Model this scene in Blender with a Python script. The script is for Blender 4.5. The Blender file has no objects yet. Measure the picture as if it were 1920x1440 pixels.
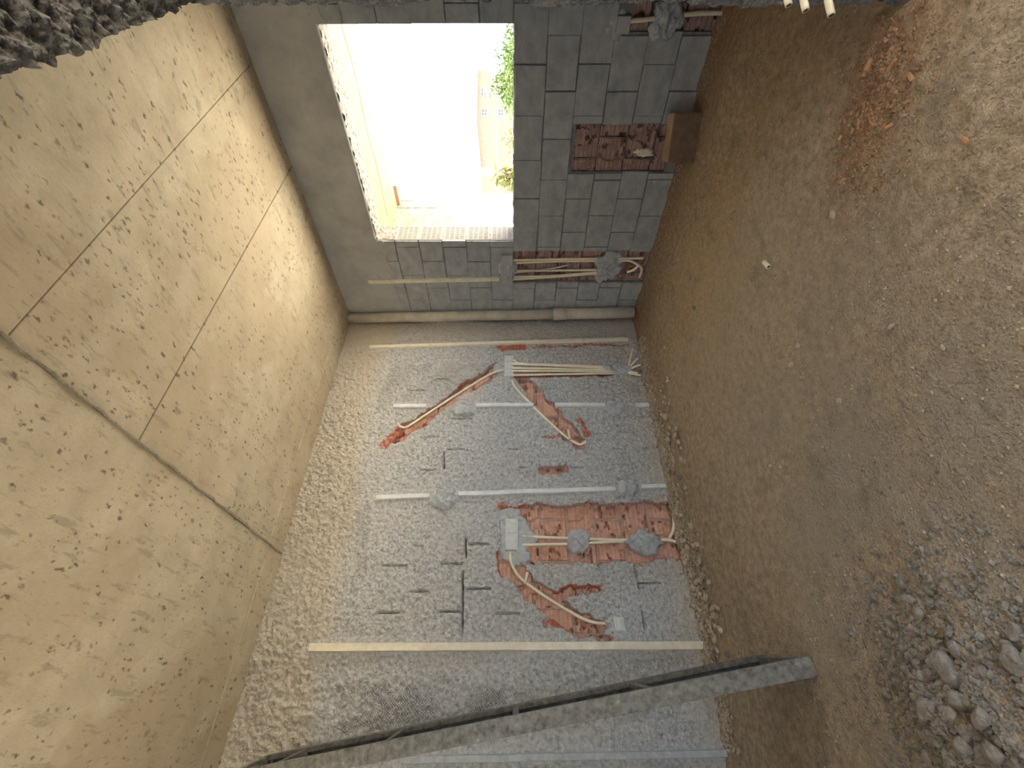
import bpy, bmesh, math, random
import numpy as np
from mathutils import Matrix, Vector, Euler

# ------------------------------------------------------------------ camera
F, TH, EYE, CEIL = 869.0, math.radians(52.9), 1.2, 2.8      # focal length in px of 1920x1440
d = np.array([math.cos(TH), math.sin(TH), 0.0])             # view direction
r = np.array([math.sin(TH), -math.cos(TH), 0.0])            # right of the (upright) viewer
up = np.array([0, 0, 1.0])
_dep = F * (CEIL - EYE) / 300
CAM = -(_dep * d + 123 / F * _dep * r); CAM[2] = EYE
S = bpy.context.scene
col = S.collection
cam_data = bpy.data.cameras.new('camera'); cam = bpy.data.objects.new('camera', cam_data); col.objects.link(cam)
cam_data.sensor_width = 36; cam_data.lens = F / 1920 * 36; cam_data.clip_start = 0.02; cam_data.clip_end = 500
cam.matrix_world = Matrix(((0, r[0], -d[0], CAM[0]), (0, r[1], -d[1], CAM[1]), (-1, 0, 0, CAM[2]), (0, 0, 0, 1)))
S.camera = cam
# ------------------------------------------------------------------ sky, sun, exposure
W = bpy.data.worlds.new('sky'); S.world = W; W.use_nodes = True
W.node_tree.nodes['Background'].inputs[0].default_value = (0.70, 0.85, 1.0, 1)
W.node_tree.nodes['Background'].inputs[1].default_value = 4.0
sun_data = bpy.data.lights.new('sun', 'SUN'); sun = bpy.data.objects.new('sun', sun_data); col.objects.link(sun)
sun_data.energy = 60; sun_data.color = (1, 0.935, 0.84); sun_data.angle = 0.01
sun.rotation_euler = Vector((-1, 0.75, -2.13)).to_track_quat('-Z', 'Y').to_euler()
sun.location = (12, -8, 25)
def portal(name, loc, rot, sx, sy):
    L = bpy.data.lights.new(name, 'AREA'); L.shape = 'RECTANGLE'; L.size = sx; L.size_y = sy; L.cycles.is_portal = True
    o = bpy.data.objects.new(name, L); col.objects.link(o); o.location = loc; o.rotation_euler = rot
R90 = math.pi / 2
portal('daylight_portal', (-4.68, -1.8, 1.6), (0, -R90, 0), .8, .8)
portal('daylight_portal', (0.2, -1.665, 1.76), (0, R90, 0), 1.14, 1.5)
portal('daylight_portal', (-4.0, -6.9, 1.25), (R90, 0, math.pi), 2.2, 2.2)
portal('daylight_portal', (0.1, -5.1, 1.25), (0, R90, 0), 2.5, 2.6)
S.view_settings.view_transform = 'Standard'; S.view_settings.look = 'None'
S.view_settings.gamma = 1; S.view_settings.use_curve_mapping = False
S.view_settings.exposure = 0.98
S.cycles.max_bounces = 10; S.cycles.diffuse_bounces = 7

# ------------------------------------------------------------------ pixels of the photograph -> points on the place's planes
def ray(x, y): return d + (720 - y) / F * r + (960 - x) / F * up
def on(x, y, axis, val):
    v = ray(x, y); t = (val - CAM[axis]) / v[axis]; return CAM + t * v
def PA(x, y, off=0.0): return on(x, y, 1, -off)            # on wall_back (y = 0), off = how far it stands out
def PB(x, y, off=0.0): return on(x, y, 0, -off)            # on wall_right (x = 0)
def PF(x, y, z=0.0): return on(x, y, 2, z)                 # on the floor
def xz(x, y): p = PA(x, y); return (p[0], p[2])
def yz(x, y): p = PB(x, y); return (p[1], p[2])

# ------------------------------------------------------------------ noise
def _h(ix, iy, seed):
    n = (ix.astype(np.int64) * 374761393 + iy.astype(np.int64) * 668265263 + seed * 1274126177) & 0xffffffff
    n = ((n ^ (n >> 13)) * 1274126177) & 0xffffffff
    n = (n ^ (n >> 16)) & 0xffffffff
    return n / 2147483647.5 - 1
def vn(x, y, s, seed=0):
    x = np.asarray(x) / s; y = np.asarray(y) / s
    ix, iy = np.floor(x), np.floor(y); fx, fy = x - ix, y - iy
    fx = fx * fx * (3 - 2 * fx); fy = fy * fy * (3 - 2 * fy)
    a, b = _h(ix, iy, seed), _h(ix + 1, iy, seed); c, e = _h(ix, iy + 1, seed), _h(ix + 1, iy + 1, seed)
    return (a * (1 - fx) + b * fx) * (1 - fy) + (c * (1 - fx) + e * fx) * fy
def fb(x, y, s, seed=0, o=3):
    return sum(vn(x, y, s / 2 ** k, seed + 17 * k) / 2 ** k for k in range(o)) / 1.6
def inpoly(x, y, poly):
    c = np.zeros(np.shape(x), bool); n = len(poly)
    for i in range(n):
        (x0, y0), (x1, y1) = poly[i], poly[i - 1]
        if y0 == y1: continue
        c ^= ((y0 > y) != (y1 > y)) & (x < (x1 - x0) * (y - y0) / (y1 - y0) + x0)
    return c
def segdist(x, y, a, b):
    ax, ay = a; bx, by = b; dx, dy = bx - ax, by - ay; L = dx * dx + dy * dy + 1e-9
    t = np.clip(((x - ax) * dx + (y - ay) * dy) / L, 0, 1)
    return np.hypot(x - ax - t * dx, y - ay - t * dy)

# ------------------------------------------------------------------ materials
def mat(name, cols, scale=8, bump=0.3, bscale=60, bdist=0.01, rough=0.9, extra=None, stretch=(1, 1, 1), detail=6, metal=0, spec=0.2):
    m = bpy.data.materials.new(name); m.use_nodes = True; nt = m.node_tree; N, L = nt.nodes, nt.links
    bs = N['Principled BSDF']; bs.inputs['Roughness'].default_value = rough; bs.inputs['Metallic'].default_value = metal
    bs.inputs['Specular IOR Level'].default_value = spec
    g = N.new('ShaderNodeNewGeometry'); mp = N.new('ShaderNodeMapping'); mp.inputs['Scale'].default_value = stretch
    L.new(g.outputs['Position'], mp.inputs['Vector'])
    n = N.new('ShaderNodeTexNoise'); n.inputs['Scale'].default_value = scale; n.inputs['Detail'].default_value = detail; n.inputs['Roughness'].default_value = .65
    L.new(mp.outputs[0], n.inputs['Vector'])
    cr = N.new('ShaderNodeValToRGB'); L.new(n.outputs['Fac'], cr.inputs[0])
    e = cr.color_ramp.elements
    while len(e) < len(cols): e.new(.5)
    for i, (p, c) in enumerate(cols): e[i].position = p; e[i].color = (*c, 1)
    out = cr.outputs[0]
    if extra: out = extra(nt, mp, out)
    L.new(out, bs.inputs['Base Color'])
    if bump:
        bn = N.new('ShaderNodeTexNoise'); bn.inputs['Scale'].default_value = bscale; bn.inputs['Detail'].default_value = 5
        L.new(mp.outputs[0], bn.inputs['Vector'])
        b = N.new('ShaderNodeBump'); b.inputs['Strength'].default_value = bump; b.inputs['Distance'].default_value = bdist
        L.new(bn.outputs['Fac'], b.inputs['Height']); L.new(b.outputs[0], bs.inputs['Normal'])
    return m
def mixc(nt, fac, a, colour, amount=1.0, blend='MIX'):
    x = nt.nodes.new('ShaderNodeMix'); x.data_type = 'RGBA'; x.blend_type = blend
    if amount != 1.0:
        mu = nt.nodes.new('ShaderNodeMath'); mu.operation = 'MULTIPLY'; mu.inputs[1].default_value = amount
        nt.links.new(fac, mu.inputs[0]); fac = mu.outputs[0]
    nt.links.new(fac, x.inputs[0]); nt.links.new(a, x.inputs[6])
    if isinstance(colour, tuple): x.inputs[7].default_value = (*colour, 1)
    else: nt.links.new(colour, x.inputs[7])
    return x.outputs[2]
def ramp(nt, src, p0, p1, inv=False):
    m = nt.nodes.new('ShaderNodeMapRange'); m.inputs[1].default_value = p0; m.inputs[2].default_value = p1
    if inv: m.inputs[3].default_value = 1; m.inputs[4].default_value = 0
    nt.links.new(src, m.inputs[0]); return m.outputs[0]
def noise(nt, vec, scale, detail=3, rough=.6):
    n = nt.nodes.new('ShaderNodeTexNoise'); n.inputs['Scale'].default_value = scale; n.inputs['Detail'].default_value = detail; n.inputs['Roughness'].default_value = rough
    if vec is not None: nt.links.new(vec, n.inputs['Vector'])
    return n.outputs['Fac']
def attr(nt, name):
    a = nt.nodes.new('ShaderNodeAttribute'); a.attribute_name = name; s = nt.nodes.new('ShaderNodeSeparateColor')
    nt.links.new(a.outputs['Color'], s.inputs[0]); return s.outputs
def mul(nt, a, b):
    m = nt.nodes.new('ShaderNodeMath'); m.operation = 'MULTIPLY'; nt.links.new(a, m.inputs[0]); nt.links.new(b, m.inputs[1]); return m.outputs[0]

def x_wall(nt, mp, out):
    a = attr(nt, 'zones')
    out = mixc(nt, a[2], out, (.50, .44, .35), .8)                      # beige beam plaster and foot dust; warm ceiling bounce painted in
    w = nt.nodes.new('ShaderNodeTexChecker'); w.inputs['Scale'].default_value = 130
    nt.links.new(mp.outputs[0], w.inputs['Vector'])
    out = mixc(nt, mul(nt, a[1], ramp(nt, w.outputs['Fac'], 0, 1)), out, (.09, .085, .08), .8)   # glass fibre mesh
    return mixc(nt, mul(nt, a[0], ramp(nt, noise(nt, mp.outputs[0], 40), .25, .55)), out, (.42, .11, .055))      # brick dust
M_WALL = mat('roughcast_cement', [(.3, (.27, .27, .268)), (.48, (.44, .44, .435)), (.7, (.60, .60, .59))], 42, 1.0, 58, .022, extra=x_wall, detail=4)
M_COAT = mat('cement_washed_brick', [(.3, (.27, .285, .30)), (.6, (.38, .395, .41)), (.8, (.46, .47, .48))], 9, .5, 110, .006, stretch=(1, 1, 1.6))
M_BEAM = mat('smooth_cement_render', [(.3, (.30, .305, .31)), (.7, (.43, .43, .42))], 4, .35, 90, .004)
M_MORTAR = mat('mortar', [(.3, (.16, .16, .16)), (.7, (.30, .29, .28))], 30, .6, 120, .01)
M_DAB = mat('wet_grey_mortar', [(.3, (.33, .35, .36)), (.7, (.50, .52, .53))], 25, .6, 90, .01)
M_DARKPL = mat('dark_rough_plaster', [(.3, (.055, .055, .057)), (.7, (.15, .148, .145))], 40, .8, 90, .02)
M_BRICK = mat('red_clay', [(.25, (.40, .21, .15)), (.5, (.55, .32, .24)), (.75, (.64, .41, .32))], 24, .5, 90, .006)
M_BRICKP = mat('old_pink_clay', [(.25, (.26, .17, .145)), (.6, (.40, .27, .235)), (.8, (.48, .36, .32))], 12, .5, 90, .006)
M_JOINT = mat('pinkish_joint_mortar', [(.3, (.33, .25, .21)), (.7, (.50, .42, .37))], 40, .6, 120, .01)
M_DEEP = mat('joint_shade_and_crack', [(.3, (.05, .03, .022)), (.7, (.12, .07, .05))], 30, .4, 60, .01)  # shade of the ceiling joints as a colour; also draws the slab crack
M_PVC = mat('cream_conduit', [(.3, (.66, .58, .42)), (.7, (.80, .73, .58))], 14, .1, 60, .002, rough=.45, spec=.4)
M_BORE = mat('conduit_bore_shade', [(.3, (.10, .085, .06)), (.7, (.16, .13, .09))], 14, 0)  # inside of the pipe ends, shade painted in
M_PIPE = mat('dusty_grey_pipe', [(.3, (.40, .37, .31)), (.7, (.58, .54, .46))], 10, .25, 70, .004, rough=.6)
M_STRIPC = mat('cream_gypsum_strip', [(.3, (.60, .55, .44)), (.7, (.76, .71, .60))], 16, .3, 70, .004)
M_STRIPG = mat('grey_plaster_strip', [(.3, (.52, .54, .56)), (.7, (.70, .72, .73))], 16, .3, 70, .004, rough=.7)
M_BOX = mat('dusty_grey_box', [(.3, (.46, .48, .47)), (.7, (.62, .64, .62))], 30, .2, 80, .003, rough=.6)
M_STEEL = mat('mortar_splashed_steel', [(.3, (.07, .068, .062)), (.5, (.16, .155, .143)), (.66, (.22, .21, .195)), (.76, (.42, .40, .365))], 34, .5, 70, .004, rough=.65, metal=.15)
M_BLOCK_LIT = mat('block_top_lit', [(.3, (.34, .23, .15)), (.7, (.50, .36, .245))], 14, .3, 90, .004, stretch=(1, 1, 3))  # block top, window light from above put into its colour
M_BLOCK_SHADE = mat('block_sides_shaded', [(.3, (.15, .10, .07)), (.7, (.24, .165, .115))], 20, .5, 80, .006)  # sides of the same block, shade put into the colour
M_STONE = mat('dusty_stone', [(.3, (.31, .25, .18)), (.7, (.54, .46, .36))], 18, .5, 80, .006)
M_CLAST = mat('grey_concrete_lump', [(.3, (.13, .118, .105)), (.7, (.31, .285, .26))], 26, .6, 90, .01)
M_CHIP = mat('brick_chip', [(.3, (.34, .18, .09)), (.7, (.56, .34, .20))], 16, .4, 80, .005)
M_RUBBLE = mat('brown_rubble', [(.3, (.20, .12, .065)), (.7, (.38, .24, .145))], 30, .4, 80, .005)
M_CREAM = mat('cream_slab_paint', [(.3, (.20, .16, .095)), (.7, (.26, .21, .13))], 5, .2, 50, .004)
M_WHITE = mat('white_render', [(.3, (.68, .66, .62)), (.7, (.80, .78, .74))], 3, .2, 40, .004)
M_PLANK = mat('board_marked_render', [(.3, (.13, .12, .105)), (.7, (.26, .245, .215))], 30, .5, 60, .008, stretch=(.25, 1, 1))
M_LEAF = mat('leaf_green', [(.3, (.025, .05, .010)), (.7, (.065, .10, .022))], 3, 0)
M_LEAFY = mat('leaf_olive', [(.3, (.05, .055, .014)), (.7, (.10, .095, .03))], 3, 0)
M_BARK = mat('bark', [(.3, (.12, .08, .05)), (.7, (.25, .18, .12))], 10, .4)
M_GLASS = mat('window_pane', [(.3, (.02, .026, .03)), (.7, (.04, .05, .056))], 2, 0, rough=.2, spec=.5)
M_ROOF = mat('slate_blue_roof', [(.3, (.12, .15, .20)), (.7, (.18, .21, .27))], 2, 0)
M_POLE = mat('dark_pole', [(.3, (.05, .05, .05)), (.7, (.10, .09, .08))], 2, 0)
M_STUCCO = mat('tan_stucco', [(.3, (.09, .083, .07)), (.7, (.11, .10, .084))], 2, 0)
M_GROUND = mat('pale_ground', [(.3, (.42, .38, .30)), (.7, (.55, .50, .40))], 1, .2, 10, .05)

def x_ceil(nt, mp, out):
    v = mp.outputs[0]
    big = noise(nt, v, 1.3, 4)
    out = mixc(nt, ramp(nt, big, .5, .54), out, (.42, .335, .24), .5)
    mp2 = nt.nodes.new('ShaderNodeMapping'); mp2.inputs['Rotation'].default_value = (0, 0, .12); mp2.inputs['Scale'].default_value = (4.5, 1, 1)
    nt.links.new(v, mp2.inputs['Vector'])
    st = noise(nt, mp2.outputs[0], 5, 5, .7)
    out = mixc(nt, ramp(nt, st, .56, .64), out, (.30, .26, .19), .6)
    mp3 = nt.nodes.new('ShaderNodeMapping'); mp3.inputs['Scale'].default_value = (1, .45, 1); mp3.inputs['Rotation'].default_value = (0, 0, -.3)
    wn = nt.nodes.new('ShaderNodeTexNoise'); wn.inputs['Scale'].default_value = 45; wn.inputs['Detail'].default_value = 3; nt.links.new(v, wn.inputs['Vector'])
    ws = nt.nodes.new('ShaderNodeVectorMath'); ws.operation = 'SCALE'; ws.inputs['Scale'].default_value = .035; nt.links.new(wn.outputs['Color'], ws.inputs[0])
    wa = nt.nodes.new('ShaderNodeVectorMath'); wa.operation = 'ADD'; nt.links.new(v, wa.inputs[0]); nt.links.new(ws.outputs[0], wa.inputs[1])
    nt.links.new(wa.outputs[0], mp3.inputs['Vector'])
    vo = nt.nodes.new('ShaderNodeTexVoronoi'); vo.inputs['Scale'].default_value = 24; nt.links.new(mp3.outputs[0], vo.inputs['Vector'])
    keep = nt.nodes.new('ShaderNodeSeparateColor'); nt.links.new(vo.outputs['Color'], keep.inputs[0])
    spot = mul(nt, ramp(nt, vo.outputs['Distance'], .10, .22, True), mul(nt, ramp(nt, keep.outputs[0], .42, .5), ramp(nt, noise(nt, v, 2.2), .40, .5)))
    out = mixc(nt, spot, out, (.13, .105, .075), .9)
    vo2 = nt.nodes.new('ShaderNodeTexVoronoi'); vo2.inputs['Scale'].default_value = 9; nt.links.new(mp3.outputs[0], vo2.inputs['Vector'])
    k2 = nt.nodes.new('ShaderNodeSeparateColor'); nt.links.new(vo2.outputs['Color'], k2.inputs[0])
    dd = nt.nodes.new('ShaderNodeMath'); dd.operation = 'ADD'; nt.links.new(vo2.outputs['Distance'], dd.inputs[0]); nt.links.new(ramp(nt, noise(nt, v, 30, 4), .3, 1.3), dd.inputs[1])
    sp2 = mul(nt, ramp(nt, dd.outputs[0], .16, .30, True), ramp(nt, k2.outputs[1], .62, .68))
    out = mixc(nt, sp2, out, (.20, .17, .12), .7)
    vo3 = nt.nodes.new('ShaderNodeTexVoronoi'); vo3.inputs['Scale'].default_value = 46; nt.links.new(mp3.outputs[0], vo3.inputs['Vector'])
    k3 = nt.nodes.new('ShaderNodeSeparateColor'); nt.links.new(vo3.outputs['Color'], k3.inputs[0])
    sp3 = mul(nt, ramp(nt, vo3.outputs['Distance'], .15, .35, True), mul(nt, ramp(nt, k3.outputs[2], .5, .58), ramp(nt, noise(nt, v, 3.1), .42, .52)))
    out = mixc(nt, sp3, out, (.15, .12, .085), .85)
    return mixc(nt, ramp(nt, noise(nt, mp2.outputs[0], 60, 3), .52, .72), out, (.36, .30, .215), .5)
M_CEIL = mat('board_cast_concrete', [(.3, (.42, .365, .275)), (.55, (.52, .46, .35)), (.75, (.60, .54, .42))], 5, .35, 60, .004, extra=x_ceil)

def x_floor(nt, mp, out):
    v = mp.outputs[0]; a = attr(nt, 'zones'); n1 = noise(nt, v, 2.0, 5); n2 = noise(nt, v, 60, 3)
    out = mixc(nt, mul(nt, a[0], ramp(nt, n1, .25, .6)), out, (.28, .155, .085), .85)      # red brick dust
    out = mixc(nt, a[1], out, (.44, .335, .19), .55)                                     # yellow sand
    out = mixc(nt, mul(nt, a[2], ramp(nt, n1, .2, .55)), out, (.30, .26, .215), .85)        # grey cement dust
    out = mixc(nt, ramp(nt, noise(nt, v, 7, 4), .55, .68), out, (.20, .175, .125), .5)
    return mixc(nt, ramp(nt, n2, .58, .72), out, (.16, .105, .06), .6)
M_FLOOR = mat('earth_floor', [(.32, (.24, .18, .12)), (.5, (.39, .30, .21)), (.68, (.52, .42, .31))], 26, 1.0, 100, .016, extra=x_floor)

# ------------------------------------------------------------------ builders
def mk(name, verts, faces, m, parent=None, smooth=False, label=None, cat=None, group=None, kind=None):
    me = bpy.data.meshes.new(name); me.from_pydata([tuple(map(float, v)) for v in verts], [], [tuple(map(int, f)) for f in faces]); me.update()
    if smooth: me.polygons.foreach_set('use_smooth', [True] * len(me.polygons))
    return link(name, me, m, parent, label, cat, group, kind)
def link(name, me, m, parent=None, label=None, cat=None, group=None, kind=None):
    if m is not None and not me.materials: me.materials.append(m)
    o = bpy.data.objects.new(name, me); col.objects.link(o)
    if parent is not None:
        o.parent = parent; o.matrix_parent_inverse = Matrix.Translation(-parent.location)
    for k, v in (('label', label), ('category', cat), ('group', group), ('kind', kind)):
        if v: o[k] = v
    return o
def thing(name, loc, label, cat, group=None, kind=None):
    o = bpy.data.objects.new(name, None); col.objects.link(o); o.location = tuple(map(float, loc)); o.empty_display_size = .05
    for k, v in (('label', label), ('category', cat), ('group', group), ('kind', kind)):
        if v: o[k] = v
    return o
def box(a, b):
    (x0, y0, z0), (x1, y1, z1) = a, b
    v = [(x0, y0, z0), (x1, y0, z0), (x1, y1, z0), (x0, y1, z0), (x0, y0, z1), (x1, y0, z1), (x1, y1, z1), (x0, y1, z1)]
    return v, [(0, 3, 2, 1), (4, 5, 6, 7), (0, 1, 5, 4), (1, 2, 6, 5), (2, 3, 7, 6), (3, 0, 4, 7)]
def boxes(lst):
    V, Fc = [], []
    for a, b in lst:
        v, f = box(a, b); n = len(V); V += v; Fc += [tuple(i + n for i in q) for q in f]
    return V, Fc
def bevbox(name, a, b, m, parent=None, w=.004, seg=2, xf=None, **k):
    bm = bmesh.new(); v, f = box(a, b); vs = [bm.verts.new(p) for p in v]
    for q in f: bm.faces.new([vs[i] for i in q])
    bmesh.ops.bevel(bm, geom=list(bm.edges), offset=w, segments=seg, affect='EDGES', profile=.6)
    if xf is not None: bmesh.ops.transform(bm, matrix=xf, verts=bm.verts)
    me = bpy.data.meshes.new(name); bm.to_mesh(me); bm.free()
    return link(name, me, m, parent, **k)
def catmull(pts, n=8):
    P = [np.array(p, float) for p in pts]
    if len(P) == 2: return P
    P = [2 * P[0] - P[1]] + P + [2 * P[-1] - P[-2]]; out = []
    for i in range(1, len(P) - 2):
        for t in np.linspace(0, 1, n, endpoint=False):
            p0, p1, p2, p3 = P[i - 1:i + 3]
            out.append(.5 * (2 * p1 + (p2 - p0) * t + (2 * p0 - 5 * p1 + 4 * p2 - p3) * t * t + (3 * p1 - p0 - 3 * p2 + p3) * t ** 3))
    return out + [P[-2]]
def tube_geo(pts, rad, sides=10):
    V, Fc = [], []; prev = None
    for i, p in enumerate(pts):
        t = pts[min(i + 1, len(pts) - 1)] - pts[max(i - 1, 0)]; t = t / (np.linalg.norm(t) + 1e-9)
        if prev is None: a = np.cross(t, (0.3, .2, .9) if abs(t[2]) < .9 else (1, 0, 0))
        else: a = prev - t * (prev @ t)
        a = a / np.linalg.norm(a); b = np.cross(t, a); prev = a
        rr = rad[i] if hasattr(rad, '__len__') else rad
        for k in range(sides):
            q = 2 * math.pi * k / sides; V.append(p + rr * (math.cos(q) * a + math.sin(q) * b))
    for i in range(len(pts) - 1):
        for k in range(sides):
            k2 = (k + 1) % sides; Fc.append((i * sides + k, i * sides + k2, (i + 1) * sides + k2, (i + 1) * sides + k))
    return V, Fc
def tube(name, pts, rad, m, parent=None, sides=10, sm=True, hollow=True, **k):
    """A pipe; when hollow its ends show the wall of the pipe and a bore with its shade painted in."""
    P = catmull(pts) if sm else [np.array(p, float) for p in pts]
    V, Fc = tube_geo(P, rad, sides); n = len(P); mi = [0] * len(Fc)
    for end, s in ((0, 1), (n - 1, -1)):
        base = end * sides; rr = rad
        t = P[1] - P[0] if end == 0 else P[-1] - P[-2]; t = t / np.linalg.norm(t) * s
        if hollow:
            i1 = len(V); V += [P[end] + (np.array(V[base + q]) - P[end]) * .72 for q in range(sides)]
            i2 = len(V); V += [np.array(V[i1 + q]) + t * rr * 1.5 for q in range(sides)]
            for q in range(sides):
                q2 = (q + 1) % sides
                Fc.append((base + q, base + q2, i1 + q2, i1 + q)); mi.append(0)
                Fc.append((i1 + q, i1 + q2, i2 + q2, i2 + q)); mi.append(1)
            Fc.append(tuple(i2 + q for q in range(sides))); mi.append(1)
        else: Fc.append(tuple(base + q for q in range(sides))); mi.append(0)
    me = bpy.data.meshes.new(name); me.from_pydata([tuple(map(float, v)) for v in V], [], [tuple(map(int, f)) for f in Fc]); me.update()
    me.materials.append(m); me.materials.append(M_BORE); me.polygons.foreach_set('material_index', mi)
    me.polygons.foreach_set('use_smooth', [len(f) == 4 for f in Fc])
    bm = bmesh.new(); bm.from_mesh(me); bmesh.ops.recalc_face_normals(bm, faces=bm.faces); bm.to_mesh(me); bm.free()
    return link(name, me, None, parent, **k)
def grid_mesh(name, P, keep, m, zones=None, parent=None, flip=False, **k):
    """P: (n, m, 3) points, keep: (n-1, m-1) bool."""
    n, mm = P.shape[:2]; idx = np.arange(n * mm).reshape(n, mm)
    q = np.stack([idx[:-1, :-1], idx[1:, :-1], idx[1:, 1:], idx[:-1, 1:]], -1)[keep]
    if flip: q = q[:, ::-1]
    me = bpy.data.meshes.new(name); me.vertices.add(n * mm); me.vertices.foreach_set('co', P.reshape(-1).astype(np.float32))
    nq = len(q); me.loops.add(nq * 4); me.loops.foreach_set('vertex_index', q.reshape(-1).astype(np.int32))
    me.polygons.add(nq); me.polygons.foreach_set('loop_start', np.arange(0, nq * 4, 4, dtype=np.int32))
    me.update(calc_edges=True); me.validate()
    if zones is not None:
        at = me.attributes.new('zones', 'FLOAT_COLOR', 'POINT')
        c = np.ones((n * mm, 4), np.float32); c[:, :3] = zones.reshape(-1, 3); at.data.foreach_set('color', c.reshape(-1))
    me.polygons.foreach_set('use_smooth', [True] * len(me.polygons))
    return link(name, me, m, parent, **k)
def lump(name, centre, nrm, rx, ry, h, m, parent=None, seed=0, rough=.25, n=44, rot=0.0, **k):
    """A hand-thrown dab of mortar on a surface: a ragged dome."""
    nrm = Vector(nrm).normalized(); a = nrm.orthogonal().normalized() if abs(nrm.z) > .9 else Vector((0, 0, 1)); b = nrm.cross(a)
    V, Fc = [], []; rings = 15
    for i in range(rings + 1):
        t = i / rings
        for j in range(n):
            q = 2 * math.pi * j / n
            e = 1 + rough * float(fb(math.cos(q) * 2 + seed, math.sin(q) * 2, 1.0, seed)) + rough * .16 * float(vn(math.cos(q) * 6 + seed, math.sin(q) * 6, 1.0, seed + 2))
            u, v = rx * t * e * math.cos(q + rot), ry * t * e * math.sin(q + rot)
            hh = h * .8 * (1 - t ** 4) * (.85 + .9 * float(fb(u + seed * 3.1, v, .045, seed + 5, 3))) + (.10 * h if i < rings else -.012)
            V.append(Vector(centre) + a * u + b * v + nrm * hh)
    for i in range(rings):
        for j in range(n):
            j2 = (j + 1) % n; Fc.append((i * n + j, i * n + j2, (i + 1) * n + j2, (i + 1) * n + j))
    bm = bmesh.new(); vs = [bm.verts.new(v) for v in V]
    for f in Fc: bm.faces.new([vs[i] for i in f])
    bmesh.ops.remove_doubles(bm, verts=bm.verts[:], dist=1e-5)
    bmesh.ops.recalc_face_normals(bm, faces=bm.faces)
    me = bpy.data.meshes.new(name); bm.to_mesh(me); bm.free(); me.polygons.foreach_set('use_smooth', [True] * len(me.polygons))
    return link(name, me, m, parent, **k)
rng = random.Random(4)

# ------------------------------------------------------------------ wall_back: roughcast with chases cut to the brick
PIT = [xz(*p) for p in [(936, 950), (1080, 947), (1264, 944), (1300, 1050), (1100, 1054), (978, 1058), (944, 1072), (934, 1045)]]
CURV = [xz(*p) for p in [(936, 1062), (960, 1092), (985, 1122), (1030, 1160), (1080, 1190), (1144, 1204), (1148, 1176), (1092, 1152), (1046, 1118), (1006, 1088), (976, 1058)]]
SLOT = [xz(*p) for p in [(1034, 1108), (1120, 1098), (1130, 1104), (1118, 1112), (1040, 1122)]]
HOLE = [xz(*p) for p in [(1005, 877), (1062, 873), (1066, 884), (1008, 889)]]
DIA1 = [xz(*p) for p in [(944, 690), (930, 685), (868, 724), (812, 767), (770, 795), (752, 800), (757, 812), (738, 832), (745, 834), (772, 813), (800, 800), (830, 772), (880, 738), (944, 702)]]
DIA2 = [xz(*p) for p in [(972, 714), (990, 712), (1022, 740), (1050, 772), (1072, 796), (1098, 828), (1086, 838), (1058, 830), (1040, 806), (1010, 768), (984, 734)]]
CAB1 = [xz(*p) for p in [(960, 700), (1150, 697), (1205, 694), (1206, 703), (1080, 707), (965, 713)]]
CHASES = [PIT, CURV, SLOT, HOLE, DIA1, DIA2, CAB1]
SLITS = [((718, 1061), (763, 1061)), ((768, 1110), (805, 1110)), ((710, 1150), (748, 1150)), ((823, 1148), (867, 1148)), ((878, 1105), (920, 1104)),
         ((930, 1151), (972, 1151)), ((777, 1025), (793, 1025)), ((827, 1058), (867, 1058)), ((868, 1073), (867, 1187)), ((874, 1008), (873, 1047)),
         ((845, 788), (885, 788)), ((797, 821), (823, 821)), ((790, 883), (818, 883)), ((833, 850), (833, 880)), ((1095, 730), (1127, 730)),
         ((1014, 731), (1038, 731)), ((1177, 731), (1200, 731)), ((1190, 783), (1218, 783)), ((1202, 841), (1230, 841)), ((1157, 813), (1180, 812)),
         ((1160, 873), (1187, 873)), ((820, 713), (842, 713)), ((1200, 1095), (1237, 1095)), ((1188, 1060), (1198, 1107)), ((1204, 1150), (1208, 1182)),
         ((766, 735), (800, 735)), ((955, 845), (972, 845)), ((840, 845), (870, 845)), ((975, 878), (990, 878)), ((1070, 878), (1090, 878)), ((880, 1021), (916, 1021))]
STRIPS = [('cream', [((695, 655), (1176, 640))]),
          ('grey', [((740, 765), (800, 765)), ((893, 764), (1000, 763)), ((1040, 763), (1133, 763)), ((1190, 763), (1223, 763))]),
          ('grey', [((708, 936), (806, 932)), ((860, 929), (1152, 920)), ((1200, 916), (1259, 914))]),
          ('cream', [((585, 1215), (1322, 1211))]),
          ('grey', [((760, 1424), (1385, 1411))])]
RED = [((722, 836), (756, 806), .04), ((936, 951), (985, 951), .022), ((985, 951), (1190, 947), .008), ((1020, 1166), (1145, 1201), .02), ((938, 655), (985, 655), .03),
       ((1000, 652), (1180, 650), .012), ((936, 1040), (945, 1075), .025), ((1018, 820), (1046, 817), .012), ((1075, 838), (1095, 838), .02), ((1085, 790), (1098, 815), .025),
       ((940, 690), (860, 728), .012), ((1035, 1108), (1125, 1098), .014), ((965, 710), (1150, 706), .010), ((985, 1056), (1290, 1052), .006), ((1040, 1140), (1150, 1190), .006), ((1020, 745), (1060, 795), .012)]
xs = np.arange(-3.62, 0.0005, .0058); zs = np.arange(-.03, 2.815, .0058)
X, Z = np.meshgrid(xs, zs, indexing='ij')
jx = X + .012 * vn(X, Z, .03, 3) + .02 * vn(X, Z, .09, 4); jz = Z + .012 * vn(X, Z, .03, 5) + .02 * vn(X, Z, .09, 6)
inside = np.zeros(X.shape, bool)
for c in CHASES: inside |= inpoly(jx, jz, c)
h = .5 + .62 * fb(X * 1.15, Z, .026, 11, 2) + .22 * vn(X, Z * .8, .011, 13); h = np.clip(h, 0, 1.2) ** 1.3
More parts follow.
